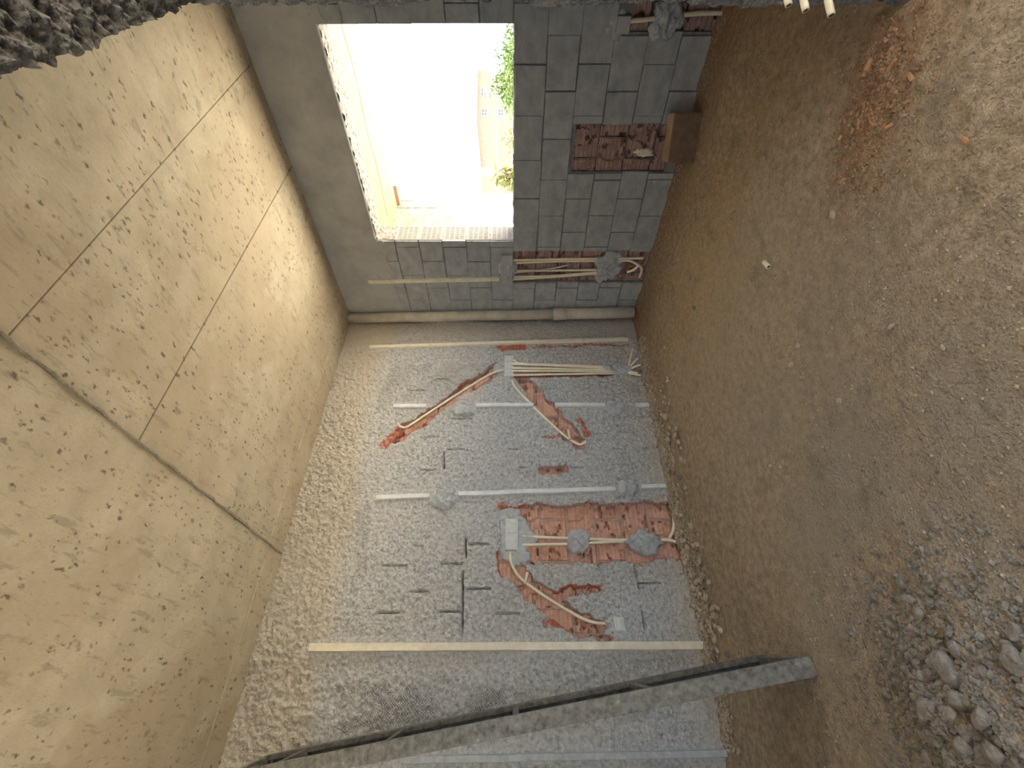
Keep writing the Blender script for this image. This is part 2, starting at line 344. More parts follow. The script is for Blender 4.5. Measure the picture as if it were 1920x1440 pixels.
beam = 1 / (1 + np.exp(-((Z - (2.36 + .05 * vn(X, Z, .3, 40) + .06 * np.exp(-((X + 1.1) / .4) ** 2))) / .02)))
corner = 1 / (1 + np.exp(-((X + .36) / .04)))
amp = .0165 + .010 * beam * (X < -.4) + .004 * (X < -2.9)
amp = amp * (1 - .75 * corner)
h = h * amp + .006 * fb(X, Z, .35, 20, 3)
h += .010 * np.clip(fb(X * .6, Z, .06, 71, 2), 0, 1) * beam
smooth = np.zeros(X.shape)
for kind, segs in STRIPS:
    for a, b in segs:
        dd = segdist(X, Z, xz(*a), xz(*b)) + .022 * vn(X, Z, .05, 31) + .012 * vn(X, Z, .015, 32)
        below = (X < np.interp(Z, sorted([xz(*a)[1], xz(*b)[1]]), [xz(*a)[0]] * 2)) * .018
        smooth = np.maximum(smooth, np.clip((.050 + below - dd) / .006, 0, 1))
h = h * (1 - smooth) + smooth * (.013 + .002 * fb(X, Z, .04, 33))
slit = np.zeros(X.shape, bool)
for a, b in SLITS:
    slit |= segdist(X, Z, xz(*a), xz(*b)) < .0062
for k in range(7):                                              # faint course lines printed through the render
    h -= .003 * np.exp(-((Z - .2 * k - .01 - .004 * vn(X, Z, .2, 50)) / .005) ** 2) * (vn(X, Z, .4, 51 + k) > .1) * (1 - beam)
Yv = -(.012 + h); Yv[inside] = .07; Yv[slit] = .075
red = np.zeros(X.shape)
dil = inside.copy()
for _ in range(1):
    e = dil.copy(); e[1:] |= dil[:-1]; e[:-1] |= dil[1:]; e[:, 1:] |= dil[:, :-1]; e[:, :-1] |= dil[:, 1:]; dil = e
red[dil] = .6
for a, b, w in RED: red = np.maximum(red, np.clip((w - segdist(jx, jz, xz(*a), xz(*b))) / .012 + .5, 0, 1))
mesh = np.zeros(X.shape)
for poly, s in (([(733, 686), (935, 684), (900, 705), (810, 762), (735, 760), (700, 780)], .55), ([(622, 1290), (850, 1270), (980, 1300), (860, 1350), (640, 1372)], .9),
                ([(980, 1300), (1250, 1290), (1200, 1340), (900, 1350)], .4), ([(672, 960), (700, 945), (690, 1075), (660, 1120)], .45)):
    mesh = np.maximum(mesh, s * inpoly(jx, jz, [xz(*p) for p in poly]))
mesh *= (1 - smooth) * np.clip(.7 + .6 * vn(X, Z, .1, 61), 0, 1)
warm = np.clip(.75 * beam + .8 * np.exp(-(np.clip(Z, 0, 9) / .16) ** 2) + .5 * corner + .3 * np.clip(vn(X, Z, .3, 62), 0, 1), 0, 1) * (1 - .6 * smooth)  # beam and corner terms paint in ceiling bounce, foot term is dust
hole = inside | slit
keep = ~(hole[:-1, :-1] & hole[1:, :-1] & hole[1:, 1:] & hole[:-1, 1:])
wall_back = thing('wall_back', (0, 0, 0), 'grey roughcast brick wall with chases cut for cream conduits', 'wall', kind='structure')
grid_mesh('roughcast_render', np.stack([X, Yv, Z], -1), keep, M_WALL, np.stack([red, mesh, warm], -1), wall_back, flip=False)
V, Fc = boxes([((-3.62, .085, -.05), (.2, .25, 2.85)), ((-4.9, -.01, -.05), (-3.6, .25, 2.85))])
mk('mortar_backing', V, Fc, M_MORTAR, wall_back)

def clay_brick(name, u0, u1, v0, v1, place, m, parent, seed, broken=.35, step=.0072):
    """Hollow clay brick laid bare by the chisel: ribbed face with broken-out cells."""
    us = np.linspace(u0, u1, max(3, int((u1 - u0) / step))); vs = np.linspace(v0, v1, max(3, int((v1 - v0) / step)))
    U, Vv = np.meshgrid(us, vs, indexing='ij')
    rib = .004 * (np.cos((Vv - v0) / .030 * 2 * math.pi) > .72)
    dep = rib + .004 * fb(U, Vv, .12, seed) ** 2
    nz = fb(U * .5, Vv, .034, seed + 3, 2)
    dep = np.where(fb(U, Vv * .7, .10, seed + 9, 3) > .16, dep + .012, dep); dep = np.where(nz > broken, .045, dep)
    dep[0, :] = dep[-1, :] = .012; dep[:, 0] = dep[:, -1] = .012
    P = np.stack(np.vectorize(place)(U, Vv, dep), -1)
    o = grid_mesh(name, P, np.ones((len(us) - 1, len(vs) - 1), bool), m, None, parent)
    o.data.polygons.foreach_set('use_smooth', [False] * len(o.data.polygons)); return o
JV = []
for k in range(-1, 13):
    for j in range(0, 13):
        u1 = -.3 * j + (.15 if k % 2 else 0) + .04; u0 = u1 - .292; v0 = .2 * k + .004; v1 = v0 + .192
        gx, gz = np.meshgrid(np.linspace(u0, u1, 12), np.linspace(v0, v1, 9))
        if not any(inpoly(gx, gz, c).any() for c in CHASES) or u0 > .0: continue
        clay_brick('brick', u0, min(u1, .1), v0, v1, lambda a, b, c: (a, .022 + c, b), M_BRICK, wall_back, 100 + k * 31 + j, .40)
        JV.append(((u0 - .008, .030, v0), (u0, .045, v1))); JV.append(((u0 - .008, .030, v0 - .008), (u1, .045, v0)))

mk('mortar_joints', *boxes(JV), M_JOINT, wall_back)
# ------------------------------------------------------------------ wall_right: cement washed bricks, window opening
WY0, WY1, WZ0, WZ1 = -2.41, -.922, 1.187, 2.335
CHB = [(-.815, -.47, -.1, 1.19), (-1.85, -1.515, .08, .76), (-2.52, -2.37, -.1, .50)]     # y0 y1 z0 z1
wall_right = thing('wall_right', (0, 0, 0), 'grey cement washed brick wall with square window opening', 'wall', kind='structure')
hol = CHB + [(WY0, WY1, WZ0, WZ1)]
yb = sorted({-3.2, .0} | {q for c in hol for q in c[:2]}); zb = sorted({-.1, 2.85} | {q for c in hol for q in c[2:]})
lst = []
for i in range(len(yb) - 1):
    for j in range(len(zb) - 1):
        cy, cz = (yb[i] + yb[i + 1]) / 2, (zb[j] + zb[j + 1]) / 2
        if WY0 < cy < WY1 and WZ0 < cz < WZ1: continue
        rec = any(a < cy < b and e < cz < f for a, b, e, f in CHB)
        lst.append(((.07 if rec else 0, yb[i], zb[j]), (.188, yb[i + 1], zb[j + 1])))
mk('mortar_backing', *boxes(lst), M_MORTAR, wall_right)
def coated(y0, y1, z0, z1):
    x = -.0135 - rng.uniform(0, .003); c = .003
    V = [(.0, y0, z0), (0, y1, z0), (0, y1, z1), (0, y0, z1), (x + c, y0, z0), (x + c, y1, z0), (x + c, y1, z1), (x + c, y0, z1),
         (x, y0 + c, z0 + c), (x + rng.uniform(-.002, .002), y1 - c, z0 + c), (x, y1 - c, z1 - c), (x + rng.uniform(-.002, .002), y0 + c, z1 - c)]
    Fc = [(0, 1, 5, 4), (1, 2, 6, 5), (2, 3, 7, 6), (3, 0, 4, 7), (4, 5, 9, 8), (5, 6, 10, 9), (6, 7, 11, 10), (7, 4, 8, 11), (8, 9, 10, 11)]
    mk('brick', V, Fc, M_COAT, wall_right)
gap = lambda: .0045 if rng.random() < .52 else .0004
for k in range(0, 12):
    z0, z1 = .2 * k - .012, .2 * k + .188
    off = -.107 if k % 2 else .043
    for j in range(-1, 11):
        a, b = off - .3 * (j + 1), off - .3 * j
        a, b = max(a, -3.0), min(b, -.001)
        if b - a < .03: continue
        segs = [(a, b)]
        for (h0, h1, g0, g1) in hol:
            if min(z1, g1) - max(z0, g0) < .06: continue
            ns = []
            for (p, q) in segs:
                if q <= h0 or p >= h1: ns.append((p, q)); continue
                if p < h0: ns.append((p, h0 + rng.uniform(-.008, .008) * (h0 != WY0 and h0 != WY1)))
                if q > h1: ns.append((h1 + rng.uniform(-.008, .008) * (h1 != WY1), q))
            segs = ns
        for (p, q) in segs:
            za, zc = z0 + gap(), z1 - gap()
            if WY0 < (p + q) / 2 < WY1 and zc > WZ0 - .02: zc = min(zc, WZ0)
            if q - p > .02 and zc - za > .03: coated(p + gap(), q - gap(), za, zc)
# smooth render over the concrete beam and head of the window
ys = np.arange(-3.0, .0005, .011); zs2 = np.arange(2.18, 2.815, .011); Yg, Zg = np.meshgrid(ys, zs2, indexing='ij')
low = np.where((Yg > WY0) & (Yg < WY1), WZ1, 2.27 + .035 * vn(Yg, Zg, .12, 7) + .02 * vn(Yg, Zg, .03, 8) - .25 * np.exp(-((Yg + .0) / .12) ** 2))
inb = Zg > low
Zs = np.where(inb, Zg, np.minimum(low, Zg + .012))
Xg = -(.018 + .004 * fb(Yg, Zs, .12, 9) + .002 * fb(Yg, Zs, .03, 10)); Xg[~inb] = 0.0
kp = inb[:-1, :-1] | inb[1:, :-1] | inb[1:, 1:] | inb[:-1, 1:]
grid_mesh('beam_render', np.stack([Xg, Yg, Zs], -1), kp, M_BEAM, None, wall_right, flip=True)
# exposed clay in the chases of wall_right
for ci, (y0, y1, z0, z1) in enumerate(CHB):
    for k in range(0, 7):
        for j in range(-1, 10):
            off = -.107 if k % 2 else .043
            a, b = max(off - .3 * (j + 1) + .004, y0 - .005), min(off - .3 * j - .004, y1 + .005); za, zc = max(.2 * k - .008, z0 - .01), min(.2 * k + .184, z1 + .005)
            if b - a < .03 or zc - za < .03: continue
            clay_brick('brick', a, b, za, zc, lambda u, v, c: (.012 + c, -u + (a + b), v), M_BRICKP, wall_right, 400 + ci * 50 + k * 7 + j, .36)
# reveal of the opening: hollow brick ends, plastered head and sill
def holed_brick(z0, z1):
    """End face of a hollow brick: rows of slots pushed into the jamb."""
    nx, nz = 8, 4; wx, hz = (.188 - .016) / nx, (z1 - z0 - .020) / nz
    xb = [0.0] + [.008 + wx * (i + f) for i in range(nx) for f in (.25, .75)] + [.188]
    zbk = [z0] + [z0 + .010 + hz * (i + f) for i in range(nz) for f in (.12, .88)] + [z1]
    V, Fc, mi = [], [], []; yf, yd = WY1 - .002, WY1 + .07
    def q(pts, m): n = len(V); V.extend(pts); Fc.append((n, n + 1, n + 2, n + 3)); mi.append(m)
    for j in range(len(zbk) - 1):
        for i in range(len(xb) - 1):
            s = i % 2 == 1 and j % 2 == 1; a, b, e, f = xb[i], xb[i + 1], zbk[j], zbk[j + 1]
            y = yd if s else yf
            q([(a, y, e), (b, y, e), (b, y, f), (a, y, f)], 1 if s else 0)
            if s:
                q([(a, yf, e), (a, yd, e), (a, yd, f), (a, yf, f)], 1); q([(b, yd, e), (b, yf, e), (b, yf, f), (b, yd, f)], 1)
                q([(a, yf, e), (b, yf, e), (b, yd, e), (a, yd, e)], 1); q([(a, yd, f), (b, yd, f), (b, yf, f), (a, yf, f)], 1)
    o = mk('hollow_brick', V, Fc, M_HOLLOW, wall_right); o.data.materials.append(M_BLACK); o.data.polygons.foreach_set('material_index', mi)
M_REVEAL = mat('pale_reveal_plaster', [(.3, (.10, .092, .085)), (.55, (.27, .25, .23)), (.7, (.32, .30, .28))], 60, .6, 120, .01)
M_HOLLOW = mat('pale_hollow_brick', [(.3, (.24, .21, .19)), (.7, (.31, .275, .25))], 20, .3, 90, .006)
M_BLACK = mat('cell_shade', [(.3, (.012, .011, .010)), (.7, (.025, .022, .02))], 20, 0)  # insides of the slots, their shade painted near-black
for k in range(5): holed_brick(WZ0 + .004 + .2 * k, WZ0 + .194 + .2 * k)
def patch(name, P0, U, Vv, nu, nv, nrm, amp, sc, m, parent, seed, flip=False, edge=0):
    a, b = np.meshgrid(np.linspace(0, 1, nu), np.linspace(0, 1, nv), indexing='ij')
    P0, U, Vv, nrm = map(np.array, (P0, U, Vv, nrm)); lu, lv = np.linalg.norm(U), np.linalg.norm(Vv)
    hh = amp * fb(a * lu, b * lv, sc, seed, 3)
    P = P0 + a[..., None] * U + b[..., None] * Vv + hh[..., None] * nrm
    if edge: P = P + (b < .001)[..., None] * (edge * (fb(a * lu, b * lv, .022, seed + 4, 2) + 1.1 * vn(a * lu, b * lv, .16, seed + 6))[..., None]) * (Vv / lv)
    return grid_mesh(name, P, np.ones((nu - 1, nv - 1), bool), m, None, parent, flip=flip)
patch('jamb_plaster', (0, WY1 - .004, WZ0 + 1.0), (.188, 0, 0), (0, 0, .15), 26, 22, (0, -1, 0), .008, .03, M_REVEAL, wall_right, 3)
patch('head_plaster', (0, WY0, WZ1 - .003), (.19, 0, 0), (0, WY1 - WY0, 0), 32, 210, (0, 0, -1), .010, .022, M_REVEAL, wall_right, 4, flip=True)
patch('sill_mortar', (0, WY0, WZ0), (.188, 0, 0), (0, WY1 - WY0, 0), 22, 140, (0, 0, 1), .010, .05, M_REVEAL, wall_right, 5)

# ------------------------------------------------------------------ wall_front: the opening the camera looks through (jamb and lintel)
wall_front = thing('wall_front', (0, 0, 0), 'dark rough plastered wall end and lintel of the doorway', 'wall', kind='structure')
E0, E1 = np.array([-1.572, -2.884]), np.array([-4.7, -3.18]); eu = (E1 - E0) / np.linalg.norm(E1 - E0); ev = np.array([eu[1], -eu[0]])   # along lintel, back into the wall
if ev[1] > 0: ev = -ev
LZ = 2.14
Em = E0 + eu * 1.15
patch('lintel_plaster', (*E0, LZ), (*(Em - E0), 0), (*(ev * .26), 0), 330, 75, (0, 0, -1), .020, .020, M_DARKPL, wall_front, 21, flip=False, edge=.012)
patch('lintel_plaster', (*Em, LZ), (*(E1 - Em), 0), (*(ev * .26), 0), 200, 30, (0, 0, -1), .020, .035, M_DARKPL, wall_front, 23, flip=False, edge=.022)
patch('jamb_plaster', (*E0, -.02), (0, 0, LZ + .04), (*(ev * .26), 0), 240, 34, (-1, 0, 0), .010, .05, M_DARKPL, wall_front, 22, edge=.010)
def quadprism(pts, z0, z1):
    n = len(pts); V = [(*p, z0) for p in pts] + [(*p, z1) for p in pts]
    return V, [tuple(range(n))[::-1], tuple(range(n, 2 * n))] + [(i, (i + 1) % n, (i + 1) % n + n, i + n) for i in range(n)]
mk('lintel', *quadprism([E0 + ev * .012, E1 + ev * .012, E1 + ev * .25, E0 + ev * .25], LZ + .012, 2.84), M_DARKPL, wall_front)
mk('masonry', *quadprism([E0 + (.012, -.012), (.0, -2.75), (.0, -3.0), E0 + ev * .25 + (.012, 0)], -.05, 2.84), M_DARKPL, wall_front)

# ------------------------------------------------------------------ ceiling: cast concrete with the print of each shutter panel
M_JOINTC = mat('ceiling_grout', [(.3, (.24, .21, .16)), (.7, (.42, .37, .29))], 60, .6, 120, .01)
ceiling = thing('ceiling', (0, 0, CEIL), 'beige cast concrete ceiling with joint lines of shutter panels', 'ceiling', kind='structure')
def panel(x0, x1, y0, y1, drop=0.0, w=.0025, nm='panel'):
    bevbox(nm, (x0, y0, CEIL - drop), (x1, y1, CEIL + .05), M_CEIL, ceiling, w=w, seg=1)
JX = -2.32
panel(JX + .004, .02, -.235, -.010, .002, .0025); panel(JX + .004, .02, -1.566, -.239, .002); panel(JX + .004, .02, -2.218, -1.57); panel(JX + .004, .02, -3.3, -2.222, .003)
panel(-4.9, JX - .004, -.224, -.010, .004, .0025); panel(-4.9, JX - .004, -3.3, -.229, .004)
mk('slab', *box((-6.4, -7.3, CEIL + .035), (.19, .19, CEIL + .3)), M_CEIL, ceiling)
fin = [(JX + .006 * float(vn(t, 0., .07, 2)), t, CEIL - .006 - .005 * float(vn(t, 1., .04, 3))) for t in np.arange(-3.3, 0, .03)]
tube('grout_fin', [np.array(p) for p in fin], 0.007, M_JOINTC, ceiling, sides=6, sm=False, hollow=False)
for yj, x0 in ((-.237, JX), (-1.568, JX), (-2.22, JX)):
    mk('joint_shade', *box((x0, yj - .004, CEIL + .012), (.02, yj + .004, CEIL + .034)), M_DEEP, ceiling)  # dark strip inside the joint, its shade put into the colour

mk('joint_shade', *box((-4.9, -.230, CEIL + .010), (JX, -.221, CEIL + .034)), M_DEEP, ceiling)
mk('joint_shade', *box((JX - .006, -3.3, CEIL + .010), (JX + .006, 0, CEIL + .034)), M_DEEP, ceiling)
# ------------------------------------------------------------------ floor
fx = np.arange(-3.75, .005, .0095); fy = np.arange(-3.15, .025, .0095); FX, FY = np.meshgrid(fx, fy, indexing='ij')
pile = PF(1850, 1340)
FZ = .014 * fb(FX, FY, .55, 1) + .006 * fb(FX, FY, .10, 2) + .007 * np.clip(fb(FX, FY, .030, 3, 2) - .05, 0, 1)
FZ += .042 * np.exp(-(FY / .13) ** 2) * (.6 + .6 * fb(FX, FY, .1, 5)) * (FX < -.55)
FZ += .020 * np.exp(-(FX / .08) ** 2) * (.6 + .6 * fb(FX, FY, .1, 6))
pd = np.hypot(FX - pile[0], FY - pile[1])
FZ += .07 * np.exp(-(pd / .26) ** 2) * (1 + .5 * fb(FX, FY, .07, 8))
rub = [PF(1680, 80), PF(1640, 200), PF(1620, 300)]
rd = np.minimum(segdist(FX, FY, rub[0][:2], rub[1][:2]), segdist(FX, FY, rub[1][:2], rub[2][:2]))
FZ += .016 * np.exp(-(rd / .12) ** 2) * (1 + .8 * fb(FX, FY, .05, 9))
zr = np.clip(1.1 * np.exp(-((FX + .0) / .36) ** 2) + .55 * np.exp(-(rd / .17) ** 2) + .6 * np.exp(-((FY + 2.75) / .32) ** 2) / (1 + np.exp(-(FX + 1.45) / .12)) + .5 * np.exp(-(FY / .15) ** 2), 0, 1)
yc = PF(1330, 560); zy = np.clip(1.1 * np.exp(-(np.hypot((FX - yc[0]) / .75, (FY - yc[1]) / .85)) ** 2), 0, 1) * (1 - .6 * zr)
gc = PF(1700, 1000); zg = np.clip(1.15 * np.exp(-(np.hypot((FX - gc[0]) / 1.3, (FY - gc[1]) / .95)) ** 2) + 1.2 * np.exp(-(pd / .4) ** 2), 0, 1) * (1 - .7 * zr)
floor = thing('floor', (0, 0, 0), 'brown earth and dust floor with scattered rubble', 'floor', kind='structure')
grid_mesh('dirt', np.stack([FX, FY, FZ], -1), np.ones((len(fx) - 1, len(fy) - 1), bool), M_FLOOR, np.stack([zr, zy, zg], -1), floor)
mk('slab', *box((-6.4, -7.3, -.3), (.19, .19, -.035)), M_FLOOR, floor)
def floor_z(x, y):
    i = min(max(int(round((x + 3.75) / .0095)), 0), len(fx) - 1); j = min(max(int(round((y + 3.15) / .0095)), 0), len(fy) - 1); return float(FZ[i, j])

# ------------------------------------------------------------------ walls out of view, with openings added to let in fill light
wall_left = thing('wall_left', (-4.6, -1.5, 0), 'plain grey rendered wall with added light hole facing the window wall', 'wall', kind='structure')
mk('masonry', *boxes([((-4.75, -3.2, -.1), (-4.6, -2.2, 2.84)), ((-4.75, -1.4, -.1), (-4.6, .1, 2.84)), ((-4.75, -2.2, -.1), (-4.6, -1.4, 1.2)), ((-4.75, -2.2, 2.0), (-4.6, -1.4, 2.84))]), M_BEAM, wall_left)  # unseen opening, put in for cool fill on the window wall
wall_rear = thing('wall_rear', (-3, -7, 0), 'unfinished hall facade with added light openings behind the doorway', 'wall', kind='structure')
mk('column', *boxes([((-6.2, -7.2, -.1), (-5.1, -6.95, 2.84)), ((-2.9, -7.2, -.1), (.0, -6.95, 2.84)), ((-5.1, -7.2, 2.35), (-2.9, -6.95, 2.84)), ((-6.2, -6.95, -.1), (-6.0, -3.2, 2.84)), ((-6.2, -3.2, -.1), (-4.6, -3.1, 2.84)),
                     ((0, -6.95, -.1), (.19, -6.4, 2.84)), ((0, -3.8, -.1), (.19, -3.0, 2.84)), ((0, -6.4, 2.5), (.19, -3.8, 2.84))]), M_BEAM, wall_rear)  # unseen openings, added and sized for the daylight they let in
# ------------------------------------------------------------------ outside: balcony
balcony = thing('ceiling_balcony', (.5, -1.6, 2.36), 'cream balcony slab over the window opening', 'ceiling', kind='structure')
mk('slab', *box((.188, -6.6, 2.36), (.95, -.6, 2.55)), M_CREAM, balcony)
tube('crack', [(.55 + .02 * math.sin(t * 9), t, 2.3595) for t in np.arange(-2.6, -.7, .1)], .0022, M_DEEP, balcony, sides=4, sm=False, hollow=False)
floor_balcony = thing('floor_balcony', (.6, -2, 0), 'pale balcony floor beyond the window opening', 'floor', kind='structure')
mk('slab', *box((.188, -6.6, -.3), (1.25, -.6, -.02)), M_GROUND, floor_balcony)
wall_side = thing('wall_side', (.7, -.64, 0), 'sunlit side wall of the balcony with upright joints', 'wall', kind='structure')
mk('masonry', *boxes([((.188, -.654, -.1), (.896, -.5, 3.2)), ((.904, -.654, -.1), (1.022, -.5, 3.2)), ((1.03, -.654, -.1), (1.17, -.5, 3.2)), ((.188, -.648, -.1), (1.165, -.5, 3.2))]), M_PLANK, wall_side)
bevbox('brick', (.955, -.86, 2.33), (1.09, -.66, 2.42), M_BRICK, wall_side, w=.003)
# ------------------------------------------------------------------ outside: ground, house, trees, poles
mk('ground', [(-90, -120, -7), (160, -120, -7), (160, 120, -7), (-90, 120, -7)], [(0, 1, 2, 3)], M_GROUND, label='pale sunlit ground beyond the building', cat='ground', kind='structure')
def far(x, y, dist): return CAM + ray(x, y) * dist       # seen through the window, distance from the usual size of such a thing
def house(px_l, px_r, px_top, dist, label, wins, roof):
    L, Rr = far(960, px_l, dist), far(960, px_r, dist * 1.03); top = EYE + (960 - px_top) / F * dist
    a = (Rr - L); a[2] = 0; w = np.linalg.norm(a); a /= w; n = np.array([-a[1], a[0], 0]);
    if n @ d < 0: n = -n
    o = thing('house', (*((L + Rr) / 2)[:2], -7), label, 'house')
    P = lambda u, v, z: tuple(np.array([L[0], L[1], 0]) + a * u + n * v + up * z)
    def pb(nm, u0, u1, v0, v1, z0, z1, m, par=o):
        V = [P(u, v, z) for z in (z0, z1) for u, v in ((u0, v0), (u1, v0), (u1, v1), (u0, v1))]
        return mk(nm, V, [(0, 3, 2, 1), (4, 5, 6, 7), (0, 1, 5, 4), (1, 2, 6, 5), (2, 3, 7, 6), (3, 0, 4, 7)], m, par)
    pb('wall', 0, w, 0, 8, -7, top, M_STUCCO)
    if roof:
        V = [P(-.5, -.6, top - .1), P(w + .5, -.6, top - .1), P(w + .5, 8.6, top - .1), P(-.5, 8.6, top - .1), P(1.5, 4, top + .75), P(w - 1.5, 4, top + .75)]
        mk('roof', V, [(0, 1, 5, 4), (1, 2, 5), (2, 3, 4, 5), (3, 0, 4), (3, 2, 1, 0)], M_STUCCO, o)
        pb('solar_panel', w * .25, w * .8, -.5, -.42, top + .02, top + .5, M_ROOF)
    for (x, y, ww, hh) in wins:
        u = (far(960, y, dist)[:2] - L[:2]) @ a[:2]; z = EYE + (960 - x) / F * dist
        f = pb('window', u - ww / 2, u + ww / 2, -.06, .05, z - hh / 2, z + hh / 2, M_STONE)
        pb('pane', u - ww / 2 + .08, u - .04, -.09, 0, z - hh / 2 + .07, z - .03, M_GLASS, f); pb('pane', u + .04, u + ww / 2 - .08, -.09, 0, z - hh / 2 + .07, z - .03, M_GLASS, f)
        pb('pane', u - ww / 2 + .08, u - .04, -.09, 0, z + .03, z + hh / 2 - .07, M_GLASS, f); pb('pane', u + .04, u + ww / 2 - .08, -.09, 0, z + .03, z + hh / 2 - .07, M_GLASS, f)
house(228, 132, 893, 55, 'white two storey house with hipped roof beyond the window opening', [(906, 161, 1.2, .75), (908, 208, 1.05, .75), (939, 208, 1.05, .7), (956, 180, 1.2, .8)], True)
house(330, 236, 900, 70, 'low white flat-topped house beside the hipped-roof house', [(913, 256, 1.3, 1.2), (940, 256, 1.0, .9), (896, 300, .5, .5), (943, 300, 1.4, .6)], False)
def tree(x, y, dist, rad, hgt, m, label, n, seed):
    c = far(x, y, dist); R2 = random.Random(seed); o = thing('tree', (c[0], c[1], -7), label, 'tree')
    V, Fc = [], []
    for _ in range(n):
        u, q, w = R2.uniform(-1, 1), R2.uniform(0, 6.283), R2.random() ** .5
        p = c + np.array([math.cos(q) * rad * w * math.sqrt(1 - u * u), math.sin(q) * rad * w * math.sqrt(1 - u * u), u * hgt * w])
        p += np.array([float(vn(p[0], p[1], .6, seed)), float(vn(p[1], p[2], .6, seed)), float(vn(p[2], p[0], .6, seed))]) * rad * .28
        A_, B_ = Vector((R2.gauss(0, 1), R2.gauss(0, 1), R2.gauss(0, 1))).normalized(), Vector((R2.gauss(0, 1), R2.gauss(0, 1), R2.gauss(0, 1))).normalized()
        s = R2.uniform(.07, .16); k = len(V); pv = Vector(p)
        V += [pv, pv + A_ * s + B_ * s * .4, pv + A_ * s * 2, pv + A_ * s - B_ * s * .4]; Fc.append((k, k + 1, k + 2, k + 3))
    mk('foliage', V, Fc, m, o, kind='stuff')
    tube('trunk', [(c[0], c[1], -7), (c[0] + .1, c[1], -3), (c[0], c[1] + .1, c[2])], .14, M_BARK, o, hollow=False)
    for _ in range(5):
        e = c + np.array([R2.uniform(-.7, .7) * rad, R2.uniform(-.7, .7) * rad, R2.uniform(.1, .8) * hgt])
        tube('branch', [(c[0], c[1] + .1, c[2] - hgt * .5), (c + e) / 2 + (0, 0, -.1), e], .04, M_BARK, o, hollow=False, sides=6)
tree(962, 150, 24, 1.5, 1.0, M_LEAF, 'leafy green tree standing before the hipped-roof house', 3200, 1)
tree(975, 70, 26, .9, 1.0, M_LEAF, 'green tree crown beside the first utility pole', 1300, 2)
tree(962, 335, 16, .42, .75, M_LEAFY, 'olive sparse young tree near the balcony wall', 420, 3)
tree(975, 262, 30, .9, 1.0, M_LEAFY, 'olive shrubby tree below the flat-topped house', 500, 4)
def pole(x, y, dist, label):
    t = far(x, y, dist); o = thing('utility_pole', (t[0], t[1], -7), label, 'pole')
    tube('post', [(t[0], t[1], -7), tuple(t)], .06, M_POLE, o, sm=False, hollow=False, sides=8)
    for dz in (-.12, -.45):
        tube('crossarm', [tuple(t + r * .35 + up * dz), tuple(t - r * .35 + up * dz)], .035, M_POLE, o, sm=False, hollow=False, sides=6)
    return t
p1 = pole(906, 173, 30, 'dark utility pole before the white house wall'); p2 = pole(916, 87, 32, 'dark utility pole beside the smaller green tree')
q1, q2 = far(926, 60, 31), far(933, 420, 29)
tube('power_cable', [q1, (q1 + q2) / 2 + up * -.05, q2], .018, M_POLE, hollow=False, sides=6, label='thin dark power cable strung past the houses', cat='cable')

# ------------------------------------------------------------------ plaster guide strips on wall_back
def strip_seg(a, b, w, t, m, parent, P=PA, base=.010, nm='segment'):
    A_, B_ = P(*a), P(*b); L = np.linalg.norm(B_ - A_); ax = Vector((B_ - A_) / L); n = Vector((0, -1, 0) if P is PA else (-1, 0, 0)); s = n.cross(ax)
    bm = bmesh.new(); sec = [(-w / 2 - .006, 0), (-w / 2, t), (w / 2 - .004, t + .001), (w / 2 + .004, 0)]; K = max(2, int(L / .06)); rows = []
    for i in range(K + 1):
        p = Vector(A_) + ax * (L * i / K); jit = .002 * float(vn(i * .7, L * 9, 1, 5)); wob = .0025 * float(vn(i * .35, L * 3, 1, 6))
        rows.append([bm.verts.new(p + s * (u + wob) + n * (base - .006 + max(h_, 0) + (jit if h_ else 0))) for u, h_ in sec])
    for i in range(K):
        for j in range(3): bm.faces.new((rows[i][j], rows[i][j + 1], rows[i + 1][j + 1], rows[i + 1][j]))
    bm.faces.new(rows[0]); bm.faces.new(rows[-1][::-1]); bmesh.ops.recalc_face_normals(bm, faces=bm.faces)
    me = bpy.data.meshes.new(nm); bm.to_mesh(me); bm.free(); return link(nm, me, m, parent)
SL = ['cream plaster guide strip running up wall beside the corner drain pipe', 'broken grey plaster guide strip crossed by two slanting conduits', 'pale grey plaster guide strip with two mortar dabs above exposed brick pit',
      'long cream plaster guide strip between curved conduit chase and leaning steel panel', 'pale grey plaster guide strip partly hidden behind the leaning steel panel']
DABS = {1: [((868, 772), .14, .07), ((1152, 763), .11, .09)], 2: [((832, 936), .12, .105), ((1177, 915), .105, .10)]}
for i, (kind, segs) in enumerate(STRIPS):
    b = PA(*segs[-1][1]); t = thing('plaster_guide_strip', (b[0], -.02, max(b[2], 0)), SL[i], 'plaster strip')
    for a, c in segs: strip_seg(a, c, .034 if i not in (3,) else .046, .040 if i != 3 else .050, M_STRIPC if kind == 'cream' else M_DAB if i == 4 else M_STRIPG, t)
    for c, rz, rx in DABS.get(i, []): lump('mortar_dab', PA(*c, .02), (0, -1, 0), rz * .82, rx * .82, .055, M_DAB, t, seed=int(c[0]), rough=.35)
b = PB(935, 520); t = thing('plaster_guide_strip', (-.02, b[1], b[2]), 'cream plaster guide strip between window wall junction box and the ceiling', 'plaster strip')
strip_seg((692, 526), (936, 521), .034, .016, M_STRIPC, t, PB, .018)
lump('mortar_dab', PB(712, 518, .016), (-1, 0, 0), .13, .05, .012, M_BEAM, t, seed=5)

